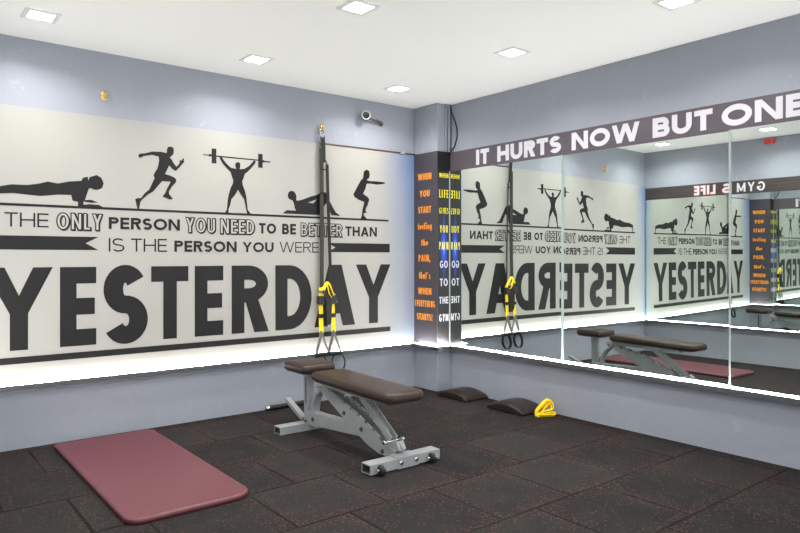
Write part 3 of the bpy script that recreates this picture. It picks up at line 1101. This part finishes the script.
# rails under the backrest
bm = bmesh.new()
for sx in (-1, 1):
    box(bm, BX + sx * 0.045 - 0.012, BX + sx * 0.045 + 0.012, -1.640, -0.860, 0.338, 0.374)
box(bm, BX - 0.06, BX + 0.06, -0.93, -0.87, 0.326, 0.376)
box(bm, BX - 0.10, BX + 0.10, -1.64, -1.61, 0.348, 0.376)
link('backrest_frame', bm, 'steel', bench, bevel=0.003)
bm = bmesh.new()
lathe(bm, (BX - 0.066, -0.895, 0.334), (1, 0, 0), [(0, 0), (0.015, 0), (0.015, 0.012), (0.008, 0.012), (0.008, 0.120), (0.015, 0.120), (0.015, 0.132), (0, 0.132)], 12)
link('pivot_bolt', bm, 'chrome', bench)
bm = bmesh.new()
box(bm, BX - 0.055, BX + 0.055, -0.80, -0.60, 0.392, 0.412)
link('seat_bracket', bm, 'steel', bench, bevel=0.003)

lv = [(0.014, 0.0), (0.004, 0.006), (0.0, 0.016), (0.0, 0.034), (0.004, 0.046), (0.012, 0.053), (0.026, 0.057), (0.06, 0.059)]
bm = bmesh.new()
pad_mesh(bm, BX - 0.137, BX + 0.137, -0.850, -0.545, (0.05, 0.05, 0.04, 0.04), [(i, 0.411 + z) for i, z in lv])
sp = link('seat', bm, 'pad', bench, smooth=True)
bm = bmesh.new()
pad_mesh(bm, BX - 0.137, BX + 0.137, -1.808, -0.932, (0.035, 0.035, 0.07, 0.07), [(i, 0.380 + z) for i, z in lv])
for v in bm.verts:
    v.co.z += 0.02 * (v.co.y + 1.36)
link('backrest', bm, 'pad', bench, smooth=True)
for nm, a in (('seat_base', (-0.838, -0.557, 0.406)), ('backrest_base', (-1.775, -0.945, 0.374))):
    bm = bmesh.new()
    pad_mesh(bm, BX - 0.122, BX + 0.125, a[0], a[1], 0.04, [(0, a[2]), (0, a[2] + 0.006)])
    if nm == 'backrest_base':
        for v in bm.verts:
            v.co.z += 0.02 * (v.co.y + 1.36)
    tag(link(nm, bm, 'black_rubber', bench), 'black underside board')

# ---------------------------------------------------------------- things on the floor
bm = bmesh.new()
pad_mesh(bm, -3.205, -2.592, -1.672, -0.112, (0.05, 0.03, 0.07, 0.10), [(0.004, 0.0005), (0, 0.006), (0, 0.018), (0.004, 0.025), (0.012, 0.028)])
bmesh.ops.triangulate(bm, faces=[f for f in bm.faces if len(f.verts) > 4])
o = link('exercise_mat', bm, 'exmat', smooth=False)
for p in o.data.polygons:
    p.use_smooth = abs(p.normal.z) < 0.9
tag(o, 'maroon foam exercise mat lying on the rubber floor at the left', 'mat')


def cushion(y0, y1, x0, x1, h, label, rot=0.0):
    cx, cy = (x0 + x1) / 2, (y0 + y1) / 2
    t = thing('abdominal_mat', (cx, cy, 0.0), label, 'cushion', 'brown arched cushions by the mirror wall')
    bm = bmesh.new()
    NU, NV = 14, 22
    rows = []
    for i in range(NU + 1):
        u = i / NU
        eu = min(1.0, 0.72 + 0.28 * math.sin(min(1, min(u, 1 - u) * 4) * math.pi / 2))
        row = []
        for j in range(NV + 1):
            v = j / NV
            z = 0.020 + (h - 0.020) * (math.sin(math.pi * v) ** 0.70) * eu
            row.append(bm.verts.new((x0 + (x1 - x0) * u, y0 + (y1 - y0) * v, z)))
        rows.append(row)
    for i in range(NU):
        for j in range(NV):
            bm.faces.new((rows[i][j], rows[i + 1][j], rows[i + 1][j + 1], rows[i][j + 1]))
    low = [[bm.verts.new((rows[i][j].co.x, rows[i][j].co.y, 0.001)) for j in range(NV + 1)] for i in (0, NU)]
    for k, i in ((0, 0), (1, NU)):
        for j in range(NV):
            bm.faces.new((rows[i][j], rows[i][j + 1], low[k][j + 1], low[k][j]))
    for j in (0, NV):
        bm.faces.new([rows[i][j] for i in range(NU + 1)] + [low[1][j], low[0][j]])
    bm.faces.new([low[0][j] for j in range(NV + 1)] + [low[1][j] for j in range(NV, -1, -1)])
    bmesh.ops.rotate(bm, verts=bm.verts[:], cent=(cx, cy, 0), matrix=Matrix.Rotation(rot, 3, 'Z'))
    o = link('cushion_body', bm, 'mat_cushion', t, smooth=True, bevel=0.008, seg=3)
    # seam piping along the arched side
    bm = bmesh.new()
    pth = [(x0 + 0.001, y0 + 0.012 + (y1 - y0 - 0.024) * j / 20, 0.014 + (h - 0.020) * 0.70 * math.sin(math.pi * (0.03 + 0.94 * j / 20)) ** 0.70) for j in range(21)]
    tube(bm, pth, 0.0028, 6, up=(1, 0, 0))
    bmesh.ops.rotate(bm, verts=bm.verts[:], cent=(cx, cy, 0), matrix=Matrix.Rotation(rot, 3, 'Z'))
    link('piping', bm, 'mat_cushion', o, smooth=True)
    return t


cushion(-0.800, -0.445, -0.275, -0.012, 0.078, 'brown arched cushion on the floor, nearer the corner pillar')
cushion(-1.405, -1.035, -0.275, -0.012, 0.082, 'brown arched cushion on the floor, touching the yellow strap')

# bar on the floor along the wall
bar = thing('steel_bar', (-1.4, -0.035, 0.0), 'black steel bar with bright tip on the floor behind the bench', 'bar')
bm = bmesh.new()
tube(bm, [(-1.672, -0.040, 0.021), (-1.215, -0.040, 0.021)], 0.019, 16)
link('shaft', bm, 'grip', bar, smooth=True, bevel=0.002)
bm = bmesh.new()
lathe(bm, (-1.672, -0.040, 0.021), (-1, 0, 0), [(0.020, 0), (0.0205, 0.018), (0.018, 0.026), (0.010, 0.030), (0, 0.030)], 16)
tag(link('end_cap', bm, 'chrome', bar, smooth=True), 'bright metal end cap')

# crumpled yellow strap
band = thing('yellow_strap', (-0.10, -1.48, 0.0), 'yellow webbing strap crumpled in loops against the wall beside the cushion', 'strap')
def ribbon(pts, w, parent, name='loop', up=(0, 1, 0.2), mat='yellow', closed=True, th=0.004):
    bm = bmesh.new()
    sweep(bm, smooth_path(pts, 8, closed), rect_prof(w, th), closed, up)
    return link(name, bm, mat, parent)


def ribbon2(pts, w, th, parent, name, mat, side=(0, 0, 1), closed=True):
    """flat ribbon whose width runs along 'side'"""
    bm = bmesh.new()
    path = smooth_path(pts, 8, closed)
    sd = Vector(side).normalized()
    n = len(path)
    rings = []
    for i in range(n):
        t = (path[(i + 1) % n] - path[i - 1]) if closed else (path[min(i + 1, n - 1)] - path[max(i - 1, 0)])
        t.normalize()
        s = (sd - t * sd.dot(t)).normalized()
        q = s.cross(t)
        rings.append([bm.verts.new(path[i] + s * a + q * b) for a, b in rect_prof(w, th)])
    for i in range(n if closed else n - 1):
        r0, r1 = rings[i], rings[(i + 1) % n]
        for j in range(4):
            k = (j + 1) % 4
            bm.faces.new((r0[j], r0[k], r1[k], r1[j]))
    if not closed:
        bm.faces.new(rings[0][::-1])
        bm.faces.new(rings[-1])
    return link(name, bm, mat, parent)


# loops lie in a plane facing the room corner-wise
def lp(a, z, d=0.0):
    """a along the picture plane, d towards the camera"""
    ux, uy = 0.78, -0.62
    return Vector((-0.172 + 0.88 * ux * a - 0.62 * d, -1.440 + 0.88 * uy * a - 0.78 * d, z))


SD = (-0.62, -0.78, 0.05)
ribbon2([lp(.000, .010, .03), lp(.004, .045, .03), lp(.040, .078, .02), (lp(.082, .108, .0)), lp(.122, .118, -.02), lp(.142, .100, -.02), lp(.118, .094, -.01), lp(.078, .070, .02), lp(.048, .030, .03), lp(.030, .008, .03)], .050, .007, band, 'strap_loop', 'yellow', SD)
ribbon2([lp(.120, .112, .0), lp(.148, .086, .01), lp(.146, .05, .015), lp(.10, .040, .03), lp(.05, .030, .04), lp(.01, .018, .045), lp(.02, .010, .04), lp(.08, .016, .03), lp(.130, .034, .02), lp(.134, .075, .0)], .044, .007, band, 'strap_loop', 'yellow', (-.5, -.6, .5))
ribbon2([lp(.00, .006, .05), lp(.06, .010, .05), lp(.12, .008, .04), lp(.156, .012, .03), lp(.156, .024, .03), lp(.11, .024, .03), lp(.05, .018, .05)], .034, .006, band, 'strap_loop', 'yellow', (-0.4, -0.5, .7))
ribbon2([lp(.010, .020, .035), lp(.045, .062, .02), lp(.090, .090, .01), lp(.118, .080, .0), lp(.080, .058, .02), lp(.045, .022, .035)], .036, .006, band, 'strap_loop', 'yellow', (-.3, -.5, .5))

# ---------------------------------------------------------------- suspension trainer
def anchor(x, z, parent, both=True):
    bm = bmesh.new()
    pad = [(0.0, 0.0), (0.020, 0.0), (0.020, 0.004), (0.013, 0.006), (0.009, 0.008), (0.009, 0.020), (0, 0.020)]
    lathe(bm, (x, -0.0008, z + 0.006), (0, -1, 0), pad, 16)
    lathe(bm, (x, -0.0008, z - 0.020), (0, -1, 0), pad[:4] + [(0, 0.007)], 16)
    link('wall_plate', bm, 'brass', parent, smooth=True, bevel=0.001)
    bm = bmesh.new()
    pts = [(x, -0.028 + 0.018 * math.cos(a), z - 0.004 + 0.026 * math.sin(a)) for a in [2 * math.pi * k / 16 for k in range(16)]]
    tube(bm, pts, 0.006, 8, closed=True, up=(1, 0, 0))
    link('eye', bm, 'brass', parent, smooth=True)


trx = thing('suspension_trainer', (-1.180, -0.03, 2.27), 'black and yellow suspension trainer straps hanging from a brass wall hook', 'exercise straps')
anchor(-1.178, 2.278, trx)
bm = bmesh.new()
cp = [(-1.182 + 0.018 * math.cos(a), -0.036, 2.232 + 0.042 * math.sin(a)) for a in [2 * math.pi * k / 20 for k in range(20)]]
tube(bm, cp, 0.005, 8, closed=True, up=(0, 1, 0))
link('carabiner', bm, 'chrome', trx, smooth=True)
ribbon2([(-1.180, -.036, 2.200), (-1.172, -.035, 2.10), (-1.170, -.034, 1.985)], .042, .005, trx, 'anchor_strap', 'webbing', (1, 0, 0), False)
bm = bmesh.new()
tube(bm, [(-1.196, -.036, 1.99), (-1.192, -.036, 1.93), (-1.150, -.036, 1.925), (-1.128, -.036, 1.95), (-1.150, -.036, 2.005)], 0.006, 8)
link('equalizer_loop', bm, 'webbing', trx, smooth=True)
sl = [(-1.186, -.034, 2.10), (-1.186, -.034, 1.75), (-1.184, -.034, 1.30), (-1.190, -.040, 0.93)]
sr = [(-1.135, -.036, 1.97), (-1.128, -.036, 1.75), (-1.112, -.038, 1.30), (-1.102, -.042, 0.96)]
tag(ribbon2(sl, .040, .004, trx, 'strap', 'olive', (1, 0.15, 0), False), 'faded black strap')
ribbon2(sr, .026, .004, trx, 'strap', 'webbing', (1, -0.3, 0), False)
bm = bmesh.new()
box(bm, -1.204, -1.116, -.041, -.031, 1.722, 1.738)
link('keeper', bm, 'webbing', trx)
# yellow grips, buckles, handles
for x0, x1, n in ((-1.205, -1.206, 0), (-1.092, -1.088, 1)):
    tag(ribbon2([(x0, -.048, 0.90), ((x0 + x1) / 2, -.054, 0.74), (x1, -.062, 0.575)], .036, .008, trx, 'yellow_webbing', 'yellow', (1, 0, 0), False), 'yellow strap end')
    bm = bmesh.new()
    xm = x0 + (x1 - x0) * .55
    box(bm, xm - .022, xm + .022, -.066, -.044, .700, .732)
    link('stitched_tab', bm, 'webbing', trx)
    bm = bmesh.new()
    box(bm, x0 - .030, x0 + .030, -.076, -.036, .810, .880)
    tag(link('buckle', bm, 'black_rubber', trx, bevel=.005), 'black cam buckle')
    top = Vector((x1, -.064, .580))
    for dx, wd in ((-.056, .028), (.062, .018)):
        ribbon2([top + Vector((0, 0, .01)), top + Vector((dx * .35, -.004, -.06)), top + Vector((dx, -.010, -.165))], wd, .005, trx, 'handle_strap', 'grey_web', (1, 0.2, 0), False)
    bm = bmesh.new()
    tube(bm, [top + Vector((-.068, -.012, -.178)), top + Vector((.068, -.012, -.178))], .016, 14)
    link('foam_handle', bm, 'black_rubber', trx, smooth=True, bevel=.003)
    c = top + Vector((-.025 + .060 * n, -.022, -.255))
    ribbon2([c + Vector((.062 * math.cos(a), .014 * math.sin(a), .074 * math.sin(a))) for a in [2 * math.pi * k / 12 for k in range(12)]], .026, .004, trx, 'foot_cradle', 'webbing', (.3, 1, 0))
ribbon2([(-1.222, -.052, .935), (-1.190, -.066, .942), (-1.160, -.072, .985), (-1.125, -.066, .965), (-1.085, -.056, .890)], .026, .006, trx, 'yellow_loop', 'yellow', (.2, .6, 1), False)
ribbon2([(-1.196, -.064, .87), (-1.165, -.078, .965), (-1.140, -.078, .90), (-1.11, -.07, .87)], .018, .006, trx, 'yellow_loop', 'yellow', (.5, .6, .2), False)
ribbon2([(-1.19, -.074, .93), (-1.160, -.084, .84), (-1.155, -.084, .70), (-1.138, -.080, .66), (-1.130, -.078, .80), (-1.115, -.072, .90)], .036, .006, trx, 'loose_tail', 'webbing', (1, .3, .1), False)

# the spare hook
hk = thing('wall_hook', (-2.874, 0, 2.289), 'small brass hook plate alone on the upper left wall', 'hook')
anchor(-2.874, 2.289, hk)

# ---------------------------------------------------------------- security camera
sc = thing('security_camera', (-0.545, 0.0, 2.39), 'white bullet security camera with black lens high on the back wall', 'camera')
ax = Vector((-0.47, -0.865, -0.12)).normalized()
f0 = Vector((-0.785, -0.105, 2.418))
bm = bmesh.new()
lathe(bm, f0 - ax * 0.10, ax, [(0, 0), (0.030, 0), (0.036, 0.006), (0.036, 0.085), (0.040, 0.090), (0.040, 0.103), (0.036, 0.105), (0.029, 0.101), (0, 0.101)], 28)
link('housing', bm, 'white_plastic', sc, smooth=True, bevel=0.001)
bm = bmesh.new()
lathe(bm, f0 + ax * 0.001, ax, [(0.029, 0), (0.029, 0.005), (0.021, 0.008), (0.017, 0.006), (0, 0.008)], 20)
tag(link('lens', bm, 'lens', sc, smooth=True), 'round black lens')
bm = bmesh.new()
m = f0 - ax * 0.06 + Vector((0.02, 0, -0.03))
tube(bm, smooth_path([m, (-0.70, -0.045, 2.405), (-0.62, -0.040, 2.395)], 5), 0.010, 10)
link('arm', bm, 'grey_plastic', sc, smooth=True)
bm = bmesh.new()
tube(bm, [(-0.630, -0.040, 2.400), (-0.555, -0.020, 2.388)], 0.013, 12)
lathe(bm, (-0.55, -0.001, 2.386), (0, -1, 0), [(0, 0), (0.022, 0), (0.022, 0.010), (0.014, 0.018), (0, 0.020)], 16)
link('mount', bm, 'grey_plastic', sc, smooth=True, bevel=0.002)

# ---------------------------------------------------------------- cables and the alarm
bm = bmesh.new()
tube(bm, smooth_path([(-0.020, -0.335, 2.574), (-0.012, -0.350, 2.50), (-0.008, -0.395, 2.40), (-0.008, -0.415, 2.30), (-0.010, -0.385, 2.20), (-0.016, -0.330, 2.148)], 8), 0.0055, 8, up=(1, 0, 0))
tag(link('power_cable', bm, 'cable', smooth=True), 'black cable curving down the wall beside the pillar top', 'cable')
for x, r, lab in ((-0.062, 0.010, 'grey conduit pipe on the pillar top, further from the cable'), (-0.030, 0.012, 'grey conduit pipe on the pillar top, nearest the black cable')):
    bm = bmesh.new()
    tube(bm, [(x, CY - r, 2.147), (x, CY - r, CEIL)], r, 12)
    tag(link('conduit_pipe', bm, 'wall', smooth=True), lab, 'pipe', 'conduit pipes on the pillar')
bm = bmesh.new()
tube(bm, smooth_path([(-1.19, -0.009, 2.147), (-0.6, -0.010, 2.150), (-0.16, -0.010, 2.150)], 4), 0.006, 8)
wc = tag(link('wall_cable', bm, 'brown_cable', smooth=True), 'thin brown cable along the top edge of the mural', 'cable')
bm = bmesh.new()
box(bm, -0.335, -0.285, -0.020, -0.006, 2.138, 2.164)
tag(link('cable_clip', bm, 'cream', wc, bevel=0.003), 'pale clip')

al = thing('fire_alarm', (lx(-1.55), -1.55, 2.50), 'small red alarm high on the opposite wall, seen in the right edge mirror', 'alarm')
LA = Plane((lx(0), 0, 0), (LT, 1, 0), (1, -LT, 0))
bm = bmesh.new()
hexa(bm, [LA.p(-1.612, 2.495, 0), LA.p(-1.502, 2.495, 0), LA.p(-1.502, 2.555, 0), LA.p(-1.612, 2.555, 0)],
     [LA.p(-1.606, 2.500, .05), LA.p(-1.508, 2.500, .05), LA.p(-1.508, 2.550, .05), LA.p(-1.606, 2.550, .05)])
link('body', bm, 'red', al, bevel=.01)
bm = bmesh.new()
hexa(bm, [LA.p(-1.600, 2.556, 0), LA.p(-1.514, 2.556, 0), LA.p(-1.514, 2.571, 0), LA.p(-1.600, 2.571, 0)],
     [LA.p(-1.600, 2.556, .03), LA.p(-1.514, 2.556, .03), LA.p(-1.514, 2.571, .03), LA.p(-1.600, 2.571, .03)])
tag(link('base', bm, 'cream', al, bevel=.003), 'pale base')
